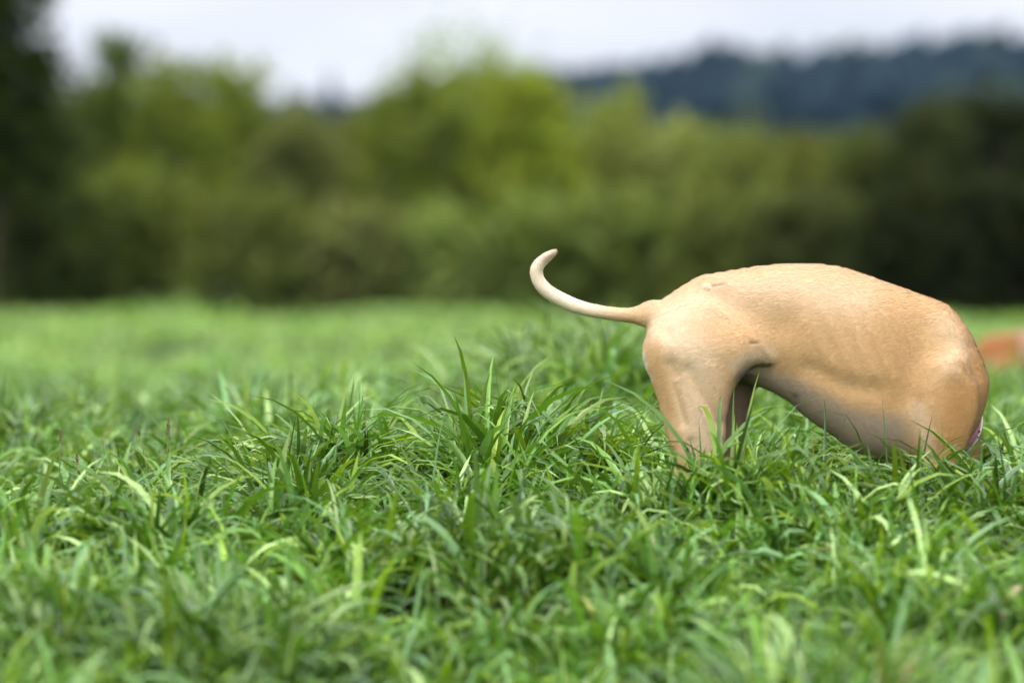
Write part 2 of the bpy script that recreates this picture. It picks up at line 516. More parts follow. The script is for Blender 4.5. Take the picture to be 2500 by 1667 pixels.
class Field:
    def __init__(self, lo, hi, h):
        self.lo = np.array(lo, float); self.h = h
        self.n = np.ceil((np.array(hi) - self.lo) / h).astype(int) + 1
        self.ax = [self.lo[i] + np.arange(self.n[i]) * h for i in range(3)]
        self.F = np.full(self.n, 1.0, np.float32)

    def _union(self, sl, D, k):
        A = self.F[sl]
        hh = np.clip(0.5 + 0.5 * (A - D) / k, 0, 1)
        self.F[sl] = A * (1 - hh) + D * hh - k * hh * (1 - hh)

    def _box(self, lo, hi):
        i0 = np.clip(np.floor((np.array(lo) - self.lo) / self.h).astype(int), 0, self.n - 1)
        i1 = np.clip(np.ceil((np.array(hi) - self.lo) / self.h).astype(int) + 1, 1, self.n)
        return tuple(slice(a, b) for a, b in zip(i0, i1))

    def inflate(self, poly, yc, kf, k=0.02, yfun=None, cap=None, kz=None, wfun=None):
        """solid whose side outline is poly; thickness from a Poisson inflation"""
        poly = catmull(poly, 5)
        X, Z = np.meshgrid(self.ax[0], self.ax[2], indexing='ij')
        ins = poly_inside(poly, X, Z)
        u = np.zeros(X.shape)
        m = ins.astype(float)
        h2 = self.h ** 2
        # multi-resolution would be faster; over-relaxed Jacobi is fine at this size
        om = 1.0
        dd = poly_dist(poly, X, Z)
        u = m * dd * 0.09
        for it in range(1400):
            nb = np.zeros_like(u)
            nb[1:-1, 1:-1] = (u[:-2, 1:-1] + u[2:, 1:-1] + u[1:-1, :-2] + u[1:-1, 2:] + h2) / 4
            u = nb * m
        H = 2 * kf * kf * u
        if cap:
            H = cap * cap * (1 - np.exp(-H / (cap * cap)))
        if wfun is not None:
            H = H * wfun(X, Z)
        H = np.where(ins, H, -dd * 0.08)
        gx, gz = np.gradient(H, self.h)
        G2 = gx ** 2 + gz ** 2
        bx = X[ins]; bz = Z[ins]
        ext = math.sqrt(max(H.max(), 1e-6)) + 0.05
        sl = self._box((bx.min() - .05, yc - ext, bz.min() - .05), (bx.max() + .05, yc + ext, bz.max() + .05))
        y = self.ax[1][sl[1]][None, :, None] - yc
        if yfun is not None:
            y = y - yfun(self.ax[0][sl[0]])[:, None, None]
        Hs = H[sl[0], sl[2]][:, None, :]
        Gs = G2[sl[0], sl[2]][:, None, :]
        F = y * y - Hs
        D = F / np.sqrt(4 * y * y + Gs + 1e-4)
        if kz:
            k = kz[0] + (k - kz[0]) * smooth(kz[1], kz[2], self.ax[2][sl[2]])[None, None, :]
        self._union(sl, D.astype(np.float32), k)

    def cone(self, a, b, ra, rb, k=0.015):
        a = np.array(a, float); b = np.array(b, float)
        r = max(ra, rb) + 0.05
        sl = self._box(np.minimum(a, b) - r, np.maximum(a, b) + r)
        X = self.ax[0][sl[0]][:, None, None]; Y = self.ax[1][sl[1]][None, :, None]; Z = self.ax[2][sl[2]][None, None, :]
        ab = b - a
        t = np.clip(((X - a[0]) * ab[0] + (Y - a[1]) * ab[1] + (Z - a[2]) * ab[2]) / max(ab @ ab, 1e-12), 0, 1)
        D = np.sqrt((X - a[0] - t * ab[0]) ** 2 + (Y - a[1] - t * ab[1]) ** 2 + (Z - a[2] - t * ab[2]) ** 2) - (ra + (rb - ra) * t)
        self._union(sl, D.astype(np.float32), k)

    def chain(self, pts, rad, k=0.012):
        for i in range(len(pts) - 1):
            self.cone(pts[i], pts[i + 1], rad[i], rad[i + 1], k)

    def extract(self):
        F = self.F
        s = F < 0
        nx, ny, nz = F.shape
        cs = np.zeros((nx - 1, ny - 1, nz - 1), np.int8)
        for i in (0, 1):
            for j in (0, 1):
                for k in (0, 1):
                    cs += s[i:nx - 1 + i, j:ny - 1 + j, k:nz - 1 + k]
        act = (cs > 0) & (cs < 8)
        ids = -np.ones(act.shape, np.int64)
        I, J, K = np.nonzero(act)
        ids[I, J, K] = np.arange(len(I))
        P = np.zeros((len(I), 3)); cnt = np.zeros(len(I))
        corners = [(a, b, c) for a in (0, 1) for b in (0, 1) for c in (0, 1)]
        for c0 in corners:
            for axis in range(3):
                if c0[axis]:
                    continue
                c1 = list(c0); c1[axis] = 1
                f0 = F[I + c0[0], J + c0[1], K + c0[2]]; f1 = F[I + c1[0], J + c1[1], K + c1[2]]
                x = (f0 < 0) != (f1 < 0)
                t = np.where(x, f0 / np.where(x, f0 - f1, 1), 0)
                pt = np.tile(np.array(c0, float), (len(I), 1)); pt[:, axis] += t
                P[x] += pt[x]; cnt[x] += 1
        P = (P / cnt[:, None] + np.stack([I, J, K], 1)) * self.h + self.lo
        quads = []
        for axis in range(3):
            sh = [slice(None)] * 3; sh0 = list(sh); sh1 = list(sh)
            sh0[axis] = slice(0, -1); sh1[axis] = slice(1, None)
            a = s[tuple(sh0)]; b = s[tuple(sh1)]
            ch = a != b
            i, j, k = np.nonzero(ch)
            flip = a[i, j, k]
            o1, o2 = [(1, 2), (2, 0), (0, 1)][axis]
            base = np.stack([i, j, k], 1)
            ok = (base[:, o1] > 0) & (base[:, o2] > 0) & (base[:, o1] < F.shape[o1] - 1) & (base[:, o2] < F.shape[o2] - 1)
            base = base[ok]; flip = flip[ok]
            def cid(d1, d2):
                b2 = base.copy(); b2[:, o1] += d1; b2[:, o2] += d2
                return ids[b2[:, 0], b2[:, 1], b2[:, 2]]
            qd = np.stack([cid(-1, -1), cid(0, -1), cid(0, 0), cid(-1, 0)], 1)
            qd[~flip] = qd[~flip][:, ::-1]
            quads.append(qd)
        Q = np.concatenate(quads)
        Q = Q[(Q >= 0).all(1)]
        # smooth (Laplacian) to remove the lattice look
        E = np.concatenate([Q[:, [0, 1]], Q[:, [1, 2]], Q[:, [2, 3]], Q[:, [3, 0]]])
        deg = np.bincount(E[:, 0], minlength=len(P)) + np.bincount(E[:, 1], minlength=len(P))
        for it in range(6):
            A = np.zeros_like(P)
            for c in range(3):
                A[:, c] = (np.bincount(E[:, 0], P[E[:, 1], c], len(P)) + np.bincount(E[:, 1], P[E[:, 0], c], len(P)))
            A /= deg[:, None]
            P = P + (A - P) * (0.6 if it % 2 == 0 else -0.5)
        return P, Q


def vnormals(P, Q):
    n = np.cross(P[Q[:, 2]] - P[Q[:, 0]], P[Q[:, 3]] - P[Q[:, 1]])
    N = np.zeros_like(P)
    for c in range(3):
        for k in range(4):
            N[:, c] += np.bincount(Q[:, k], n[:, c], len(P))
    return N / (np.linalg.norm(N, axis=1, keepdims=True) + 1e-12)


def seg_d(px, py, x0, y0, x1, y1):
    dx, dy = x1 - x0, y1 - y0
    L = max(dx * dx + dy * dy, 1e-9)
    t = np.clip(((px - x0) * dx + (py - y0) * dy) / L, 0, 1)
    return np.hypot(px - x0 - t * dx, py - y0 - t * dy)


DY = 7.0     # distance of the dog's midline


def W2(pts, Y=DY):
    p = np.asarray(pts, float)
    x, z = at(p[:, 0], p[:, 1], Y)
    return np.stack([x, z], 1)


def W3(px, py, yo, Y=DY):
    x, z = at(px, py, Y)
    return (float(x), yo, float(z))


GZ0 = float(ground(0.7, DY))
GPY = float(to_px(0.7, DY, GZ0 + 0.004)[1])      # where the soil under the dog shows


def legs(poly):
    return [(x, y if y < 1095 else 1095 + (y - 1095) * (GPY - 1095) / (1397 - 1095)) for x, y in poly]


f = Field((-0.02, -0.20, GZ0 - 0.01), (1.10, 0.42, 0.745), 0.0046)
torso = [(1621, 734), (1662, 702), (1713, 674), (1755, 667), (1819, 656), (1883, 648), (1946, 645), (2006, 647), (2053, 653),
         (2116, 673), (2180, 696), (2244, 718), (2295, 737), (2318, 749), (2343, 777), (2368, 815), (2390, 862),
         (2406, 904), (2412, 940), (2396, 1000), (2360, 1060), (2310, 1108), (2250, 1128), (2160, 1122), (2090, 1103), (2040, 1067),
         (1989, 1032), (1955, 1006), (1925, 978), (1883, 955), (1850, 938), (1806, 924), (1750, 915), (1690, 925), (1630, 915),
         (1588, 880), (1578, 835), (1592, 785)]
f.inflate(W2(torso), 0.0, 0.66, k=0.02, cap=0.150, wfun=lambda X, Z: 1 - 0.45 * np.exp(-((X - 0.54) / 0.10) ** 2) * smooth(0.58, 0.44, Z))
near_leg = [(1625, 770), (1690, 745), (1760, 765), (1825, 815), (1868, 862), (1880, 880), (1850, 883), (1828, 893), (1812, 909),
            (1797, 928), (1781, 955), (1771, 989), (1766, 1019), (1764, 1062), (1758, 1110), (1738, 1150), (1702, 1185), (1690, 1230),
            (1690, 1330), (1730, 1362), (1738, 1396), (1650, 1397), (1642, 1340), (1644, 1250), (1628, 1205), (1632, 1170), (1644, 1130), (1636, 1091),
            (1627, 1062), (1614, 1011), (1602, 968), (1590, 930), (1579, 904), (1570, 878), (1567, 850), (1575, 822), (1590, 795)]
near_leg = legs(near_leg)
f.inflate(W2(near_leg), -0.076, 0.64, k=0.05, cap=0.080, kz=(0.010, 0.44, 0.54), yfun=lambda x: 0.035 * smooth(0.49, 0.60, x))
far_leg = [(x + 58 if y > 900 else x + 25, y) for x, y in near_leg]
f.inflate(W2(far_leg, DY + 0.07), 0.072, 0.64, k=0.04, cap=0.075, yfun=lambda x: -0.05 * smooth(0.50, 0.63, x))
fore = [(2262, 900), (2330, 880), (2362, 930), (2374, 980), (2360, 1040), (2335, 1110), (2318, 1170), (2300, 1250), (2302, 1350),
        (2340, 1375), (2348, 1396), (2262, 1397), (2258, 1300), (2254, 1210), (2247, 1130), (2242, 1050), (2240, 970)]
fore = legs(fore)
f.inflate(W2(fore), -0.072, 0.60, k=0.05, cap=0.06)
f.inflate(W2([(x - 25, y) for x, y in fore], DY + 0.07), 0.075, 0.62, k=0.03, cap=0.06)
# tail
tl = [(1356, 616, 1.6), (1349, 618, 5), (1339, 625, 8.5), (1326, 635, 10.5), (1314, 648, 12.5), (1309, 664, 13), (1314, 684, 13.8), (1328, 704, 15),
      (1351, 721, 15.8), (1378, 735, 16), (1405, 747, 16), (1441, 757, 15.2), (1476, 763, 15), (1512, 768, 15.6), (1548, 770, 18),
      (1575, 769, 22), (1605, 764, 30)]
tl = [tuple(v) for v in catmull([tl[0]] + tl + [tl[-1]], 4)[4:4 * len(tl) + 1]]
tp = [W3(a, b, -0.05 * (1 - i / 64) ** 2) for i, (a, b, r) in enumerate(tl)]
f.chain(tp, [max(r, 1.5) * 0.92 / 1110 for a, b, r in tl], k=0.006)
f.cone(W3(1590, 768, 0), W3(1650, 790, 0), 0.020, 0.05, 0.03)
# neck going down and away, head with its nose in the grass
nk0, nk1 = W3(2306, 965, 0.01), W3(2346, 1110, 0.125)
f.cone(nk0, nk1, 0.080, 0.060, 0.03)
hd0 = W3(2362, 1165, 0.175); hd1 = W3(2412, min(1350, GPY - 30), 0.215)
f.cone(nk1, hd0, 0.060, 0.056, 0.02)
f.cone(hd0, W3(2372, 1215, 0.185), 0.058, 0.046, 0.02)
f.cone(W3(2378, 1240, 0.19), hd1, 0.034, 0.022, 0.025)
for s_ in (-1, 1):     # drop ears
    f.chain([(hd0[0] - 0.02, hd0[1] + s_ * 0.045, hd0[2] + 0.015), (hd0[0] + 0.005, hd0[1] + s_ * 0.066, hd0[2] - 0.03),
             (hd0[0] + 0.02, hd0[1] + s_ * 0.066, hd0[2] - 0.09)], [0.014, 0.017, 0.008], k=0.01)
P, Q = f.extract()
P[:, 1] += DY
N = vnormals(P, Q)
PX, PY = to_px(P[:, 0], P[:, 1], P[:, 2])
side = np.clip(np.abs(N[:, 1]) * 1.4, 0, 1)
disp = np.zeros(len(P))
for pts, r_, amp in (
        ([(2306, 776), (2336, 822), (2345, 860), (2325, 900)], 32, 0.006),      # shoulder blade ridge
        ([(2262, 800), (2232, 880), (2222, 960)], 42, -0.006),
        ([(2368, 850), (2376, 910)], 22, -0.004),
        ([(2270, 960), (2300, 1060)], 40, 0.005),                                 # upper arm
        ([(1640, 890), (1655, 960), (1672, 1030)], 16, -0.0045),                  # hamstring grooves
        ([(1655, 930), (1680, 1010), (1690, 1060)], 10, 0.003),
        ([(1680, 905), (1722, 975), (1752, 1030)], 18, -0.004),
        ([(1735, 900), (1755, 960), (1758, 1010)], 18, 0.003),
        ([(1780, 765), (1850, 770), (1905, 790)], 52, -0.011),                    # flank hollow
        ([(1790, 850), (1850, 845), (1900, 858)], 30, 0.002),
        ([(1722, 690), (1760, 690)], 22, 0.004),                                  # hip bone
        ([(1618, 802), (1632, 815)], 20, -0.004),
        ([(1650, 850), (1720, 850)], 50, 0.006),
        ([(1980, 900), (2060, 940), (2140, 955)], 26, -0.0045),                   # edge of the rib cage
        ([(2010, 760), (2080, 900)], 16, 0.0014), ([(2055, 750), (2130, 910)], 16, 0.0014),
        ([(2100, 745), (2175, 915)], 16, 0.0014), ([(1975, 790), (2030, 890)], 16, 0.0012),
        ([(1832, 836), (1856, 835)], 4, -0.0022),
        ([(1722, 700), (1732, 702)], 5, 0.0025), ([(1738, 700), (1772, 694)], 3, -0.0015)):
    d = np.min([seg_d(PX, PY, *pts[i], *pts[i + 1]) for i in range(len(pts) - 1)], 0)
    disp += 1.15 * amp * np.exp(-(d / r_) ** 2)
P = P + N * (disp * side)[:, None]
N = vnormals(P, Q)
# coat colours, with some shade and highlights painted into them
tan = np.array([0.600, 0.378, 0.180])
col = np.tile(tan, (len(P), 1))


def blend(c, w_):
    global col
    w_ = np.clip(w_, 0, 1)[:, None]
    col = col * (1 - w_) + np.array(c) * w_


def blob(pts, r_):
    d = np.min([seg_d(PX, PY, *pts[i], *pts[i + 1]) for i in range(len(pts) - 1)], 0)
    return np.exp(-(d / r_) ** 2)


blend((0.72, 0.52, 0.33), 0.85 * blob([(1640, 760), (1760, 720), (1950, 700), (2100, 730)], 60))  # paler along the top of the back
blend((0.76, 0.585, 0.40), 0.88 * blob([(1640, 800), (1700, 880), (1720, 1080)], 60))
blend((0.70, 0.54, 0.36), 0.7 * blob([(1800, 890), (1840, 868), (1880, 862)], 22))  # paler along the edge of the flank fold
blend((0.44, 0.235, 0.078), 0.88 * blob([(2400, 850), (2405, 960), (2350, 960), (2330, 1060)], 55))
blend((0.48, 0.27, 0.10), 0.6 * blob([(2305, 750), (2340, 780)], 18))
blend((0.52, 0.30, 0.12), 0.5 * blob([(2180, 800), (2230, 900), (2200, 960)], 70))
blend((0.74, 0.56, 0.36), 0.6 * blob([(2308, 790), (2340, 850), (2320, 890)], 30))  # highlight on the shoulder blade ridge, put into the coat colour
blend((0.72, 0.56, 0.38), 0.7 * blob([(2245, 1000), (2262, 1075)], 26))
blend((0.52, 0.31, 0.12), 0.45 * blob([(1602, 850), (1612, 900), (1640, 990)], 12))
blend((0.54, 0.33, 0.14), 0.35 * blob([(1690, 925), (1745, 1005)], 12))  # shade of the thigh groove, painted as a darker streak
belly = smooth(30, -25, seg_d(PX, PY, 1780, 900, 1950, 1000) - 0) * 0
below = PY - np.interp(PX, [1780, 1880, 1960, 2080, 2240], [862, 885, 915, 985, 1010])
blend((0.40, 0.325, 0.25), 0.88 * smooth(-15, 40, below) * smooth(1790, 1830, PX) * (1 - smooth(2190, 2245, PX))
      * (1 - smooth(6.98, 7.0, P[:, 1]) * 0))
inner = smooth(6.99, 7.03, P[:, 1]) * smooth(890, 920, PY) * (PX < 1850) * (N[:, 1] < 0.3)  # shade on the inside of the far leg, painted into the coat
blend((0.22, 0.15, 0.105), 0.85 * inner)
blend((0.13, 0.10, 0.09), 0.8 * blob([(1812, 925), (1850, 905), (1885, 898)], 20) * (N[:, 1] > -0.8) * (P[:, 1] > DY - 0.115))  # shade under the belly arch, painted dark on the groin
tailw = smooth(1560, 1440, PX) if False else 1 - smooth(1370, 1590, PX)
blend((0.86, 0.75, 0.58), 0.97 * tailw)
blend((0.48, 0.32, 0.22), 0.8 * blob([(1328, 638), (1352, 618)], 10))
blend((0.85, 0.78, 0.66), 0.8 * blob([(1570, 855), (1580, 905), (1590, 925)], 7))
blend((0.14, 0.10, 0.08), 0.8 * blob([(1834, 836), (1854, 835)], 3.5))
blend((0.12, 0.10, 0.10), 0.85 * blob([(1943, 963), (1948, 965)], 5))
blend((0.80, 0.68, 0.55), 0.6 * blob([(1722, 701), (1732, 702)], 4))
blend((0.30, 0.17, 0.09), 0.55 * blob([(1740, 699), (1774, 693)], 2.5))
blend((0.05, 0.04, 0.04), smooth(0.045, 0.03, P[:, 2] - GZ0) * 0.0)

dog = empty('dog', (0.7, DY, GZ0))
tag(dog, 'tan short-haired dog sniffing with its head down in the tall grass, pale tail raised', 'dog')
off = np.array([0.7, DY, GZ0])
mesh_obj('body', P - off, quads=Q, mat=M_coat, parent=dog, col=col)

# short hair over the whole coat
rs = np.random.RandomState(5)
tri_area = np.linalg.norm(np.cross(P[Q[:, 2]] - P[Q[:, 0]], P[Q[:, 3]] - P[Q[:, 1]]), axis=1) / 2
NH = 210000
fi = rs.choice(len(Q), NH, p=tri_area / tri_area.sum())
uu, vv = rs.rand(NH, 1), rs.rand(NH, 1)
q4 = Q[fi]


def bil(A):
    return (A[q4[:, 0]] * (1 - uu) * (1 - vv) + A[q4[:, 1]] * uu * (1 - vv) + A[q4[:, 2]] * uu * vv + A[q4[:, 3]] * (1 - uu) * vv)


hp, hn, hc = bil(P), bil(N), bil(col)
hn /= np.linalg.norm(hn, axis=1, keepdims=True)
hpx, hpy = to_px(hp[:, 0], hp[:, 1], hp[:, 2])
flow = np.tile(np.array([-0.85, 0.0, -0.5]), (NH, 1))
flow[hpx < 1560] = (-0.9, 0, 0.12)
flow[hpx < 1345] = (-0.25, 0, 0.8)
flow[(hpy < 650) & (hpx < 1365)] = (0.8, 0, 0.5)
flow += rs.randn(NH, 3) * 0.22
flow -= hn * np.sum(flow * hn, 1, keepdims=True)
flow /= np.linalg.norm(flow, axis=1, keepdims=True)
ontail = hpx < 1500
lenh = (0.0075 + 0.004 * rs.rand(NH)) * np.where(ontail, 0.85, 1.0)
lift = 0.12 + 0.10 * rs.rand(NH) + 0
dirn = flow + hn * lift[:, None]
wv = np.cross(flow, hn) * 0.0008
HV = np.stack([hp - wv, hp + wv, hp + dirn * lenh[:, None]], 1).reshape(-1, 3)
hc = hc * (0.90 + 0.22 * rs.rand(NH, 1))
hcol = np.repeat(hc, 3, 0)
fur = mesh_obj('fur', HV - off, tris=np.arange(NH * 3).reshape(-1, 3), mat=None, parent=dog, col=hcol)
m_fur, t = new_mat('tan hair')
o_ = t.nodes.new('ShaderNodeOutputMaterial'); p_ = t.nodes.new('ShaderNodeBsdfPrincipled'); a_ = t.nodes.new('ShaderNodeAttribute')
a_.attribute_name = 'tint'; p_.inputs['Roughness'].default_value = 0.55; p_.inputs['Specular IOR Level'].default_value = 0.3
t.links.new(a_.outputs['Color'], p_.inputs['Base Color']); t.links.new(p_.outputs[0], o_.inputs['Surface'])
fur.data.materials.append(m_fur)
fur.data.normals_split_custom_set_from_vertices(np.repeat(hn, 3, 0).tolist())

# nose, eyes
from mathutils import Matrix
import bmesh


def ball(name, loc, r, mat, parent, sc=(1, 1, 1)):
    bm = bmesh.new()
    bmesh.ops.create_uvsphere(bm, u_segments=16, v_segments=10, radius=r)
    for v in bm.verts:
        v.co = Vector((v.co.x * sc[0], v.co.y * sc[1], v.co.z * sc[2])) + Vector(loc)
    me = bpy.data.meshes.new(name); bm.to_mesh(me); bm.free()
    me.materials.append(mat)
    me.polygons.foreach_set('use_smooth', np.ones(len(me.polygons), bool))
    o = bpy.data.objects.new(name, me); C.objects.link(o); o.parent = parent
    return o


ball('nose', (hd1[0] - .7 + 0.006, hd1[1], hd1[2] - GZ0 - 0.016), 0.014, M_dark, dog, (1.1, 1.1, .7))
ex, ey, ez = W3(2392, 1222, 0.188)
for s_ in (-1, 1):
    ball('eye', (ex - .7, ey + s_ * 0.026, ez - GZ0), 0.0085, M_dark, dog)

# collar: band around the neck, pink outside with a white rim
ax_n = Vector(nk1) - Vector(nk0)
ax_n.normalize()


def band(name, cen, axis, rad, width, thick, mat, parent, seg=64, tilt=None):
    axis = axis.normalized()
    u = axis.cross(Vector((0, 0, 1))).normalized(); v = axis.cross(u)
    V = []; Fc = []
    for i in range(seg):
        a = 2 * math.pi * i / seg
        d = u * math.cos(a) + v * math.sin(a)
        for (rr, ww) in ((rad, -width / 2), (rad + thick, -width / 2 + thick * .4), (rad + thick, width / 2 - thick * .4), (rad, width / 2)):
            V.append(cen + d * rr + axis * ww)
    for i in range(seg):
        j = (i + 1) % seg
        for k in range(4):
            k2 = (k + 1) % 4
            Fc.append((i * 4 + k, j * 4 + k, j * 4 + k2, i * 4 + k2))
    return mesh_obj(name, [tuple(p) for p in V], faces=Fc, mat=mat, parent=parent)


cc = Vector(nk0).lerp(Vector(nk1), 0.52) + Vector((-0.7 + 0.002, 0, -GZ0))
collar = empty('collar', (0, 0, 0))
collar.parent = dog
cax = Vector((0.62, 0.62, -0.30))
band('strap', cc, cax, 0.0735, 0.022, 0.004, M_pink, collar)
band('lining', cc + cax.normalized() * 0.0135, cax, 0.0735, 0.006, 0.0055, M_white, collar)
ball('rivet', cc + Vector((0.058, -0.050, -0.012)), 0.003, M_dark, collar)

# ------------------------------------------------------------------ second dog, rust coloured, far behind on the right
RY = 15.5
gz2 = float(ground(2.6, RY))


def P2(pts):
    return W2(pts, RY)


rx0, rz_top = at(2385, 814, RY)
f2 = Field((2.12, -0.2, gz2 - 0.01), (3.35, 0.2, gz2 + 0.62), 0.011)
zt = float(rz_top)
b2 = [(2.24, zt - .10), (2.30, zt - .02), (2.45, zt + .005), (2.7, zt - 0.0), (2.9, zt + .02), (3.0, zt - .04), (3.0, zt - .2), (2.85, gz2 + .03),
      (2.5, gz2 + .02), (2.28, gz2 + .02), (2.2, zt - .25)]
f2.inflate(b2, 0.0, 0.6, k=0.03, cap=0.13)
f2.cone((2.95, 0, zt - .03), (3.08, 0, zt + .10), 0.075, 0.055, 0.03)
f2.cone((3.08, 0, zt + .12), (3.13, 0, zt + .12), 0.06, 0.05, 0.02)
f2.cone((3.15, 0, zt + .11), (3.24, 0, zt + .085), 0.035, 0.025, 0.02)
for s_ in (-1, 1):
    f2.cone((2.95, s_ * .08, zt - .2), (3.2, s_ * .09, gz2 + .04), 0.045, 0.025, 0.02)
    f2.cone((2.4, s_ * .1, zt - .2), (2.6, s_ * .13, gz2 + .05), 0.09, 0.035, 0.03)
    f2.chain([(3.06, s_ * .05, zt + .16), (3.07, s_ * .07, zt + .1), (3.08, s_ * .07, zt + .05)], [.016, .018, .01], 0.01)
f2.chain([(2.24, 0, zt - .2), (2.14, .03, zt - .3)], [.025, .012], 0.02)
P_, Q_ = f2.extract()
P_[:, 1] += RY
dog2 = empty('dog', (2.6, RY, gz2))
tag(dog2, 'rust-orange dog lying far behind in the grass, blurred at the right edge', 'dog')
c2 = np.tile(np.array([0.25, 0.09, 0.018]), (len(P_), 1))
mesh_obj('body', P_ - np.array([2.6, RY, gz2]), quads=Q_, mat=M_coat, parent=dog2, col=c2)
hx, hz = at(2500, 822, RY)
band('harness', Vector((float(hx) + .01 - 2.6, 0, zt - gz2 - 0.145)), Vector((1, 0, 0.1)), 0.150, 0.07, 0.006, plain_mat('pale pink harness', (0.28, 0.13, 0.085)), dog2)

# ------------------------------------------------------------------ trees and shrubs of the thicket
def tube(V, F, a, b, ra, rb, seg=6):
    a = Vector(a); b = Vector(b)
    d = (b - a)
    if d.length < 1e-5:
        return
    u = d.orthogonal().normalized(); v = d.normalized().cross(u)
    s0 = len(V)
    for (c, r_) in ((a, ra), (b, rb)):
        for i in range(seg):
            an = 2 * math.pi * i / seg
            V.append(tuple(c + (u * math.cos(an) + v * math.sin(an)) * r_))
    for i in range(seg):
        j = (i + 1) % seg
        F.append((s0 + i, s0 + j, s0 + seg + j, s0 + seg + i))


def tree(name, label, px, top, hw, Y, col, seed, dens=1.0, low=0.12, trunks=4, cat='shrub', group=None, leaf=0.13, clump=0.34, open_=0.0, n=None):
    """px, top: where its top shows; hw: half width in photograph pixels"""
    rs = np.random.RandomState(seed)
    x, zt_ = at(px, top, Y)
    x = float(x); gz = float(ground(x, Y))
    H = float(zt_) - gz
    Wd = hw / FPX * Y
    root = empty(name, (x, Y, gz))
    tag(root, label, cat, group)
    V, F = [], []
    tips = []
    for k in range(trunks):
        ang = rs.rand() * 6.28
        sp = (rs.rand() ** .5) * Wd * (0.6 if trunks > 1 else 0.05)
        p = Vector((math.cos(ang) * sp * .35, math.sin(ang) * sp * .35, -0.1))
        d = Vector((math.cos(ang) * sp * .5, math.sin(ang) * sp * .5, H * 0.75)) / 5
        r_ = 0.018 * H / max(1, trunks) ** .4 + 0.02
        for i in range(5):
            q_ = p + d + Vector((rs.randn(), rs.randn(), 0)) * 0.05 * H / 3
            tube(V, F, p, q_, r_, r_ * .78)
            if i >= 1:
                for _ in range(3):
                    a2 = rs.rand() * 6.28
                    ln = Wd * (0.35 + 0.4 * rs.rand()) * (1 - 0.12 * i)
                    e = q_ + Vector((math.cos(a2) * ln, math.sin(a2) * ln, ln * (0.3 + 0.6 * rs.rand())))
                    mid = q_.lerp(e, .5) + Vector((0, 0, .05 * ln))
                    tube(V, F, q_, mid, r_ * .5, r_ * .33, 5); tube(V, F, mid, e, r_ * .33, r_ * .12, 5)
                    tips.append(e)
            p = q_; r_ *= .78
        tips.append(p)
    mesh_obj('trunk', V, faces=F, mat=M_bark, parent=root)
    # crown: clumps of leaves inside an uneven envelope
    nc = int(dens * 90 * max(1, H * Wd / 5)) if n is None else n
    nc = min(nc, 900)
    z = low + (1 - low) * rs.rand(nc) ** 0.8
    th = rs.rand(nc) * 2 * math.pi
    lob = 0.80 + 0.22 * np.sin(3 * th + rs.rand() * 6) + 0.14 * np.sin(5 * th + z * 6 + rs.rand() * 6)
    prof = np.sqrt(np.clip(1 - ((z - 0.52) / 0.5) ** 2, 0, 1)) ** 0.6
    rr = (0.45 + 0.55 * rs.rand(nc) ** .5) * lob * prof
    cxp = np.cos(th) * rr * Wd; cyp = np.sin(th) * rr * Wd * 0.8
    czp = z * H * (0.95 + 0.08 * rs.randn(nc) * .6)
    czp = np.minimum(czp, H * 1.0)
    lum = 0.8 + 0.42 * rs.rand(nc)
    nl = int(26 * (1 - open_ * .5))
    tot = nc * nl
    ci = np.repeat(np.arange(nc), nl)
    cr_ = clump * (0.6 + 0.8 * rs.rand(nc)) * (1 + open_)
    off_ = rs.randn(tot, 3) * 0.5 * cr_[ci][:, None]
    c = np.stack([cxp[ci], cyp[ci], czp[ci]], 1) + off_
    c[:, 2] = np.maximum(c[:, 2], 0.05)
    a = rs.randn(tot, 3); a /= np.linalg.norm(a, axis=1, keepdims=True)
    b = rs.randn(tot, 3); b -= a * np.sum(a * b, 1, keepdims=True); b /= np.linalg.norm(b, axis=1, keepdims=True)
    sz = leaf * (0.6 + 0.8 * rs.rand(tot, 1))
    LV = np.stack([c - a * sz, c + b * sz * .42, c + a * sz, c - b * sz * .42], 1).reshape(-1, 3)
    cc_ = np.array(col)[None, :] * (lum[ci] * (0.8 + 0.4 * rs.rand(tot)))[:, None]
    cc_[:, 0] *= 0.82 + 0.22 * rs.rand(tot)
    mesh_obj('crown', LV, quads=np.arange(tot * 4).reshape(-1, 4), mat=M_leaf, parent=root, col=np.repeat(cc_, 4, 0), smooth_shade=False)
    return root


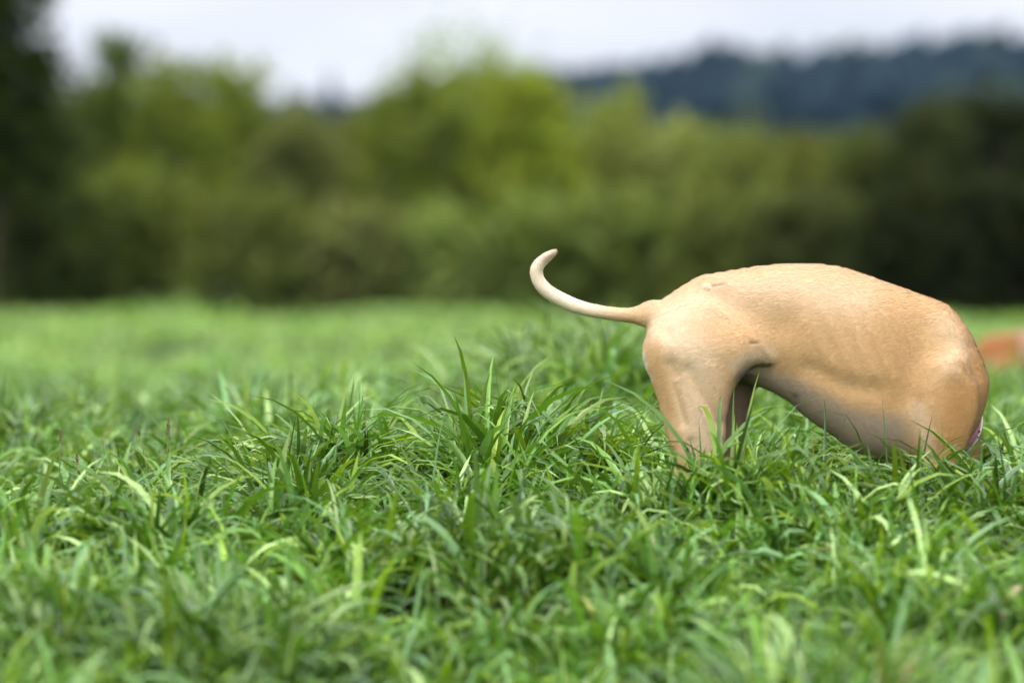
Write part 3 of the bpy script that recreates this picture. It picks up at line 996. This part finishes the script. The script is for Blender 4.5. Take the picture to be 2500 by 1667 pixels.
DK = (0.030, 0.044, 0.004)      # very dark green
MD = (0.150, 0.180, 0.022)
YG = (0.150, 0.180, 0.024)
BY = (0.225, 0.260, 0.028)      # fresh spring leaves
OL = (0.110, 0.130, 0.036)
BR = (0.075, 0.066, 0.030)      # budding twigs, brownish
PG = (0.240, 0.300, 0.120)
thicket = 'shrubs and trees along the edge of the meadow'
T = [
    # name, label, px, top, hw, Y, colour, dens, low, trunks, cat
    ('broadleaf_tree', 'very dark tall tree cut off by the left edge of the photo', -45, -150, 200, 48, DK, 1.5, .35, 1, 'tree'),
    ('shrub', 'dark green bush at the left edge below the tall dark tree', 60, 205, 170, 56, (0.060, 0.076, 0.018), 1.3, .05, 4, 'shrub'),
    ('shrub', 'dark bush with a thin upright top, second from the left', 225, 195, 120, 60, (0.075, 0.100, 0.012), 1.3, .08, 4, 'shrub'),
    ('sapling', 'thin sapling whose top pokes into the sky on the left', 292, 88, 52, 63, (0.075, 0.11, 0.02), .8, .25, 1, 'tree'),
    ('broadleaf_tree', 'mid green bush with a ragged top left of the sky gap', 430, 160, 120, 60, MD, 1.2, .12, 3, 'tree'),
    ('broadleaf_tree', 'yellowish green tree on the left side of the sky gap', 560, 150, 95, 64, (0.170, 0.205, 0.026), 1.1, .12, 2, 'tree'),
    ('shrub', 'brown budding bush in the shade on the left', 330, 420, 150, 52, (0.140, 0.165, 0.030), 1.1, .12, 5, 'shrub'),
    ('shrub', 'low olive bush under the sky gap', 720, 275, 130, 62, (0.15, 0.16, 0.045), 1.2, .08, 5, 'shrub'),
    ('shrub', 'low brown twiggy bush left of the round tree', 850, 262, 95, 66, (0.145, 0.150, 0.045), 1.0, .08, 5, 'shrub'),
    ('broadleaf_tree', 'broad round green tree forming the dome in the middle', 1130, 172, 275, 64, YG, 1.5, .08, 4, 'tree'),
    ('broadleaf_tree', 'brightest yellow-green tree at the right side of the middle dome', 1300, 185, 125, 60, BY, 1.5, .10, 3, 'tree'),
    ('broadleaf_tree', 'tall pale tree with sparse see-through leaves above the middle dome', 1130, 62, 265, 74, PG, .45, .62, 2, 'tree'),
    ('shrub', 'olive round bush between the bright tree and the dark hill', 1500, 238, 125, 62, (0.235, 0.260, 0.060), 1.3, .06, 4, 'shrub'),
    ('shrub', 'pale olive bush sloping down in front of the dark hill', 1640, 308, 105, 60, (0.235, 0.255, 0.075), 1.2, .06, 4, 'shrub'),
    ('shrub', 'olive bush above the middle of the dog', 1800, 340, 120, 58, (0.175, 0.195, 0.042), 1.2, .06, 4, 'shrub'),
    ('shrub', 'yellow-topped bush above the ribs of the dog', 1960, 345, 120, 61, (0.155, 0.165, 0.030), 1.2, .06, 4, 'shrub'),
    ('shrub', 'dark olive bush above the shoulders of the dog', 2120, 335, 120, 57, (0.090, 0.104, 0.022), 1.2, .06, 4, 'shrub'),
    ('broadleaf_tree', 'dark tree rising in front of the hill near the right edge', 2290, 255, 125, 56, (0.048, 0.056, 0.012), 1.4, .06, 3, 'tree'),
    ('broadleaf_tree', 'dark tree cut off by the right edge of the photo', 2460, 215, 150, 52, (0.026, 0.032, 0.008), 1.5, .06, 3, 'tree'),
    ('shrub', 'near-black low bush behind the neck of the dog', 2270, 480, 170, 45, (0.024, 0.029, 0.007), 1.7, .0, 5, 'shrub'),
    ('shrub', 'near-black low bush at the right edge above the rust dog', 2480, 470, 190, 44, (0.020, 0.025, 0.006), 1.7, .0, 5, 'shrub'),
    ('shrub', 'low grey-green bush below the middle dome of trees', 1080, 545, 120, 50, (0.200, 0.245, 0.065), 1.2, .04, 4, 'shrub'),
    ('shrub', 'low brown bush with bare stems left of the middle', 860, 520, 130, 50, (0.165, 0.175, 0.055), 1.0, .10, 6, 'shrub'),
    ('shrub', 'dark low bush with bare stems in the left third', 610, 495, 175, 50, (0.115, 0.132, 0.030), 1.1, .08, 6, 'shrub'),
    ('shrub', 'dark low bush at the foot of the trees far left', 120, 480, 160, 50, (0.070, 0.085, 0.018), 1.2, .04, 6, 'shrub'),
    ('shrub', 'dark green bush directly behind the curl of the tail', 1310, 520, 120, 50, (0.150, 0.185, 0.040), 1.2, .03, 4, 'shrub'),
    ('shrub', 'grey-green bush rising behind the rump of the dog', 1520, 480, 140, 50, (0.160, 0.190, 0.046), 1.2, .03, 4, 'shrub'),
    ('shrub', 'brownish bush behind the arched back of the dog', 1760, 500, 150, 49, (0.120, 0.138, 0.032), 1.2, .03, 4, 'shrub'),
    ('shrub', 'deep olive bush behind the highest point of the back', 1990, 500, 150, 48, (0.066, 0.076, 0.020), 1.3, .02, 4, 'shrub'),
]
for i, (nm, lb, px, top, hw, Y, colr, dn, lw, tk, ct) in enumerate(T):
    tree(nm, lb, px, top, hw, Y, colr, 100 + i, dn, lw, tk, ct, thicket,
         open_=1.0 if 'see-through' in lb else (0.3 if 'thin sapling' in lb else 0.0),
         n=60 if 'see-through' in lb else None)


# ------------------------------------------------------------------ conifers
def conifer_arrays(rs, H, Wd, tiers=11, nb=13):
    """drooping branch sprays stacked on a spire: returns verts, tris, colour scale"""
    V, F, K = [], [], []
    for t_ in range(tiers):
        z0 = H * (0.10 + 0.86 * t_ / tiers)
        r_ = Wd * (1 - t_ / tiers) ** 0.85 * (0.8 + 0.4 * rs.rand()) + 0.15
        for b_ in range(nb):
            a = 2 * math.pi * (b_ + rs.rand() * .8) / nb
            rr = r_ * (0.65 + 0.5 * rs.rand())
            d = Vector((math.cos(a), math.sin(a), 0)); s_ = Vector((-math.sin(a), math.cos(a), 0))
            up = H / tiers * (1.1 + .4 * rs.rand())
            i0 = len(V)
            V += [tuple(Vector((0, 0, z0 + up))), tuple(d * rr * .7 + s_ * rr * .30 + Vector((0, 0, z0 + up * .1))),
                  tuple(d * rr + Vector((0, 0, z0 - up * .25))), tuple(d * rr * .7 - s_ * rr * .30 + Vector((0, 0, z0 + up * .1)))]
            F += [(i0, i0 + 1, i0 + 2), (i0, i0 + 2, i0 + 3)]
            K += [0.7 + 0.6 * rs.rand()] * 4
    return np.array(V), np.array(F), np.array(K)


CF = np.array([0.008, 0.020, 0.027])  # part of the distance haze is put into this bluish needle colour
protos = [conifer_arrays(np.random.RandomState(s_), 1.0, 0.17, 11, 12) for s_ in range(6)]


def conifer(label, px, top, Y, H, seed, wd=1.0):
    rs = np.random.RandomState(seed)
    x, zt_ = at(px, top, Y)
    x = float(x); zt_ = float(zt_)
    gz = float(ground(x, Y))
    H = max(zt_ - gz, 4)
    root = empty('conifer', (x, Y, gz))
    tag(root, label, 'conifer', 'conifers standing out on the wooded hill')
    V, F, K = conifer_arrays(rs, H, H * 0.25 * wd, 14, 16)
    mesh_obj('crown', V, tris=F, mat=M_needle, parent=root, col=CF[None] * K[:, None], smooth_shade=False)
    TV, TF = [], []
    tube(TV, TF, (0, 0, -0.5), (0, 0, H * .95), H * .014, H * .003, 8)
    mesh_obj('trunk', TV, faces=TF, mat=M_bark, parent=root)


conifer('dark blue conifer alone in the sky gap between the trees', 806, 165, 560, 20, 1, 1.0)
conifer('fainter small conifer left of the one in the sky gap', 720, 190, 600, 20, 2, .7)
conifer('conifer at the low left end of the dark hill', 1352, 150, 640, 20, 3)
conifer('tall conifer making the first high peak of the hill', 1738, 78, 640, 22, 4, 1.15)
conifer('conifer peak on the hill right of the first high peak', 1925, 98, 640, 22, 5, 1.1)
conifer('conifer peak on the hill above the shoulders of the dog', 2090, 82, 640, 22, 6)
conifer('broad conifer peak on the hill above the neck of the dog', 2255, 58, 630, 24, 7, 1.15)
conifer('conifer with a slim top between the first two high peaks of the hill', 1835, 112, 635, 22, 9, .9)
conifer('low conifer at the left foot of the first high peak of the hill', 1655, 118, 640, 22, 10, 1.0)
conifer('slim conifer between the broad peak and the tallest peak', 2350, 66, 632, 22, 11, .9)
conifer('small conifer between the two peaks over the dog shoulders', 2005, 108, 640, 22, 12, .9)
conifer('small conifer just left of the broad conifer peak', 2175, 88, 640, 22, 13, .8)
conifer('tallest conifer peak of the hill near the right edge', 2452, 44, 630, 24, 8, 1.15)

rs = np.random.RandomState(99)
FV, FF, FK = [], [], []
base = 0
for i in range(900):
    Y = 520 + 210 * rs.rand() ** .8
    lim = 0.175 * Y + 15
    x = (rs.rand() * 2 - 1) * lim
    pxx = 1250 + x / Y * FPX
    # tree height so that the skyline follows the photograph
    sky_y = np.interp(pxx, [-400, 600, 850, 1300, 1400, 1560, 1640, 1740, 1850, 2000, 2150, 2300, 2500, 2900],
                      [250, 252, 254, 172, 176, 172, 140, 112, 130, 122, 112, 96, 82, 72])
    Hm = 20 + 5 * rs.rand()
    gz = float(ground(x, Y))
    zt_ = float(at(pxx, sky_y, Y)[1])
    Hh = min(Hm, zt_ - gz + 2.0 - 7.0 * rs.rand())
    if Hh < 5:
        continue
    V, F, K = protos[i % 6]
    a = rs.rand() * 6.28
    wd = 0.9 + .5 * rs.rand()
    X2 = (V[:, 0] * math.cos(a) - V[:, 1] * math.sin(a)) * Hh * wd + x
    Y2 = (V[:, 0] * math.sin(a) + V[:, 1] * math.cos(a)) * Hh * wd + Y
    FV.append(np.stack([X2, Y2, V[:, 2] * Hh + gz], 1)); FF.append(F + base); base += len(V)
    hue = CF * (0.7 + .7 * rs.rand()) if rs.rand() < .85 else np.array([0.030, 0.050, 0.036])
    FK.append(hue[None] * K[:, None])
fo = mesh_obj('conifer_forest', np.concatenate(FV), tris=np.concatenate(FF), mat=M_needle, col=np.concatenate(FK), smooth_shade=False)
tag(fo, 'far-off dark blue conifer forest covering the hill behind the trees', 'forest', kind='stuff')


# ------------------------------------------------------------------ dark seed spikes standing in the grass on the left
def seed_head(label, px, top, Y, Hd, lean, seed):
    rs = np.random.RandomState(seed)
    x, zt_ = at(px, top, Y)
    x = float(x); zt_ = float(zt_)
    gz = float(ground(x, Y))
    root = empty('seed_head', (x - lean, Y, gz))
    tag(root, label, 'seed head', 'dark seed spikes in the grass')
    V, F = [], []
    H = zt_ - gz
    pts = [Vector((lean * (k / 6) ** 2, 0.01 * math.sin(k), H * k / 6 * (1 if k else 0) - (0.02 if k == 0 else 0))) for k in range(7)]
    for k in range(5):
        tube(V, F, pts[k], pts[k + 1], 0.0019, 0.0016, 6)
    e = pts[6]; b = e - (pts[6] - pts[5]).normalized() * Hd
    tube(V, F, pts[5], b, 0.0016, 0.0015, 6)
    mesh_obj('stalk', V, faces=F, mat=M_stalk, parent=root)
    # the spike: a knobbly spindle of small grains
    V, F = [], []
    d = (e - b)
    for k in range(9):
        a, c = b + d * (k / 9), b + d * ((k + 1) / 9)
        r1 = 0.0036 * math.sin(math.pi * (k + .6) / 9.6) ** .5 * (0.8 + .4 * rs.rand())
        tube(V, F, a, a.lerp(c, .5), r1 * .75, r1 * 1.15, 8); tube(V, F, a.lerp(c, .5), c, r1 * 1.15, r1 * .7, 8)
    mesh_obj('spike', V, faces=F, mat=M_seed, parent=root)


seed_head('upright dark seed spike, tallest one at the far left', 149, 1046, 7.0, 0.03, 0.004, 1)
seed_head('leaning dark seed spike on a pale curved stalk', 338, 1047, 7.1, 0.016, -0.035, 2)
seed_head('brown seed spike rising beside the long arching blades', 412, 1018, 7.1, 0.042, 0.004, 3)
seed_head('thin seed spike beside the fallen brown stem', 188, 1105, 6.8, 0.032, -0.004, 6)

# ------------------------------------------------------------------ tall single blades that stand in front of and around the dog
def hero(rs, items):
    bx, by, L, Wb, az_, t0, t1, pw, col_ = [], [], [], [], [], [], [], [], []
    for (pxb, pyt, Y, lean, wmm, bend, c) in items:
        # lean > 0: tip to the right; base is straight below the tip minus the lean
        Y = Y - 0.05 if Y < 7 else Y
        x, z = at(pxb, pyt, Y)
        gz = float(ground(float(x), Y))
        Hh = float(z) - gz
        t_end = bend
        L.append(Hh * (1.04 + 0.25 * bend)); bx.append(float(x) - lean); by.append(Y)
        Wb.append(wmm / 1000); az_.append(-0.15 if lean > 0 else math.pi + 0.15)
        t0.append(abs(lean) / max(Hh, .1) * 0.6); t1.append(abs(lean) / max(Hh, .1) + bend); pw.append(1.6); col_.append(c)
    A = [np.array(v, float) for v in (bx, by, L, Wb, az_, t0, t1, pw)]
    return blades(rs, A[0], A[1], A[2], A[3], 10, A[4], A[5], A[6], A[7], np.array(col_), True)


G1 = (0.075, 0.17, 0.05); G2 = (0.06, 0.15, 0.02); G3 = (0.10, 0.19, 0.07); ST = (0.40, 0.26, 0.08)
items = [(1928, 958, 6.80, -0.06, 11, .10, G1), (2030, 1000, 6.82, 0.02, 7, .3, G2), (2160, 968, 6.80, -0.015, 9, .06, G1),
         (2122, 1000, 6.84, 0.01, 4, .1, G3), (1875, 1022, 6.83, -0.02, 11, .2, (0.04, 0.11, 0.03)), (1900, 1040, 6.85, 0.0, 12, .1, (0.045, 0.12, 0.03)),
         (1717, 1020, 6.75, 0.0, 11, .08, G3), (1995, 1038, 6.86, 0.0, 4, .1, ST), (2285, 1030, 6.82, 0.01, 4, .3, (0.15, 0.18, 0.05)),
         (2305, 1010, 6.84, -0.005, 5, .05, G2), (1240, 835, 7.35, 0.004, 9, .05, G3),
         (1215, 862, 7.32, -0.02, 9, .12, G2), (1280, 850, 7.4, -0.06, 8, .25, G3), 
         (972, 925, 7.2, 0.02, 8, .7, G3), (875, 930, 7.15, 0.006, 9, .05, G2), (1368, 905, 7.3, 0.012, 7, .15, G2),
         (1425, 918, 7.3, -0.01, 7, .2, G2), (1505, 940, 7.25, 0.09, 8, .3, G1), (2440, 1040, 6.6, -0.03, 12, .1, (0.03, 0.08, 0.02))]
V, Q, K = hero(np.random.RandomState(3), items)
o = mesh_obj('tall_grass_blades', V, quads=Q, mat=M_grass, col=K)
tag(o, 'long single grass blades sticking up above the rest around the dog', 'grass', kind='stuff')

# ------------------------------------------------------------------ haze
bm = bmesh.new()
bmesh.ops.create_cube(bm, size=1.0)
for v in bm.verts:
    v.co = Vector((v.co.x * 4800, (v.co.y + 0.5) * 3500 - 60, -2.0 if v.co.z < 0 else 110.0))
me = bpy.data.meshes.new('haze'); bm.to_mesh(me); bm.free()
hz = bpy.data.objects.new('haze', me); C.objects.link(hz)
m, t = new_mat('haze')
o_ = t.nodes.new('ShaderNodeOutputMaterial'); v_ = t.nodes.new('ShaderNodeVolumePrincipled')
v_.inputs['Color'].default_value = (0.34, 0.62, 1.0, 1)
v_.inputs['Density'].default_value = 0.00007
t.links.new(v_.outputs[0], o_.inputs['Volume'])
me.materials.append(m)
tag(hz, 'thin bluish air over the whole meadow', 'haze', kind='stuff')
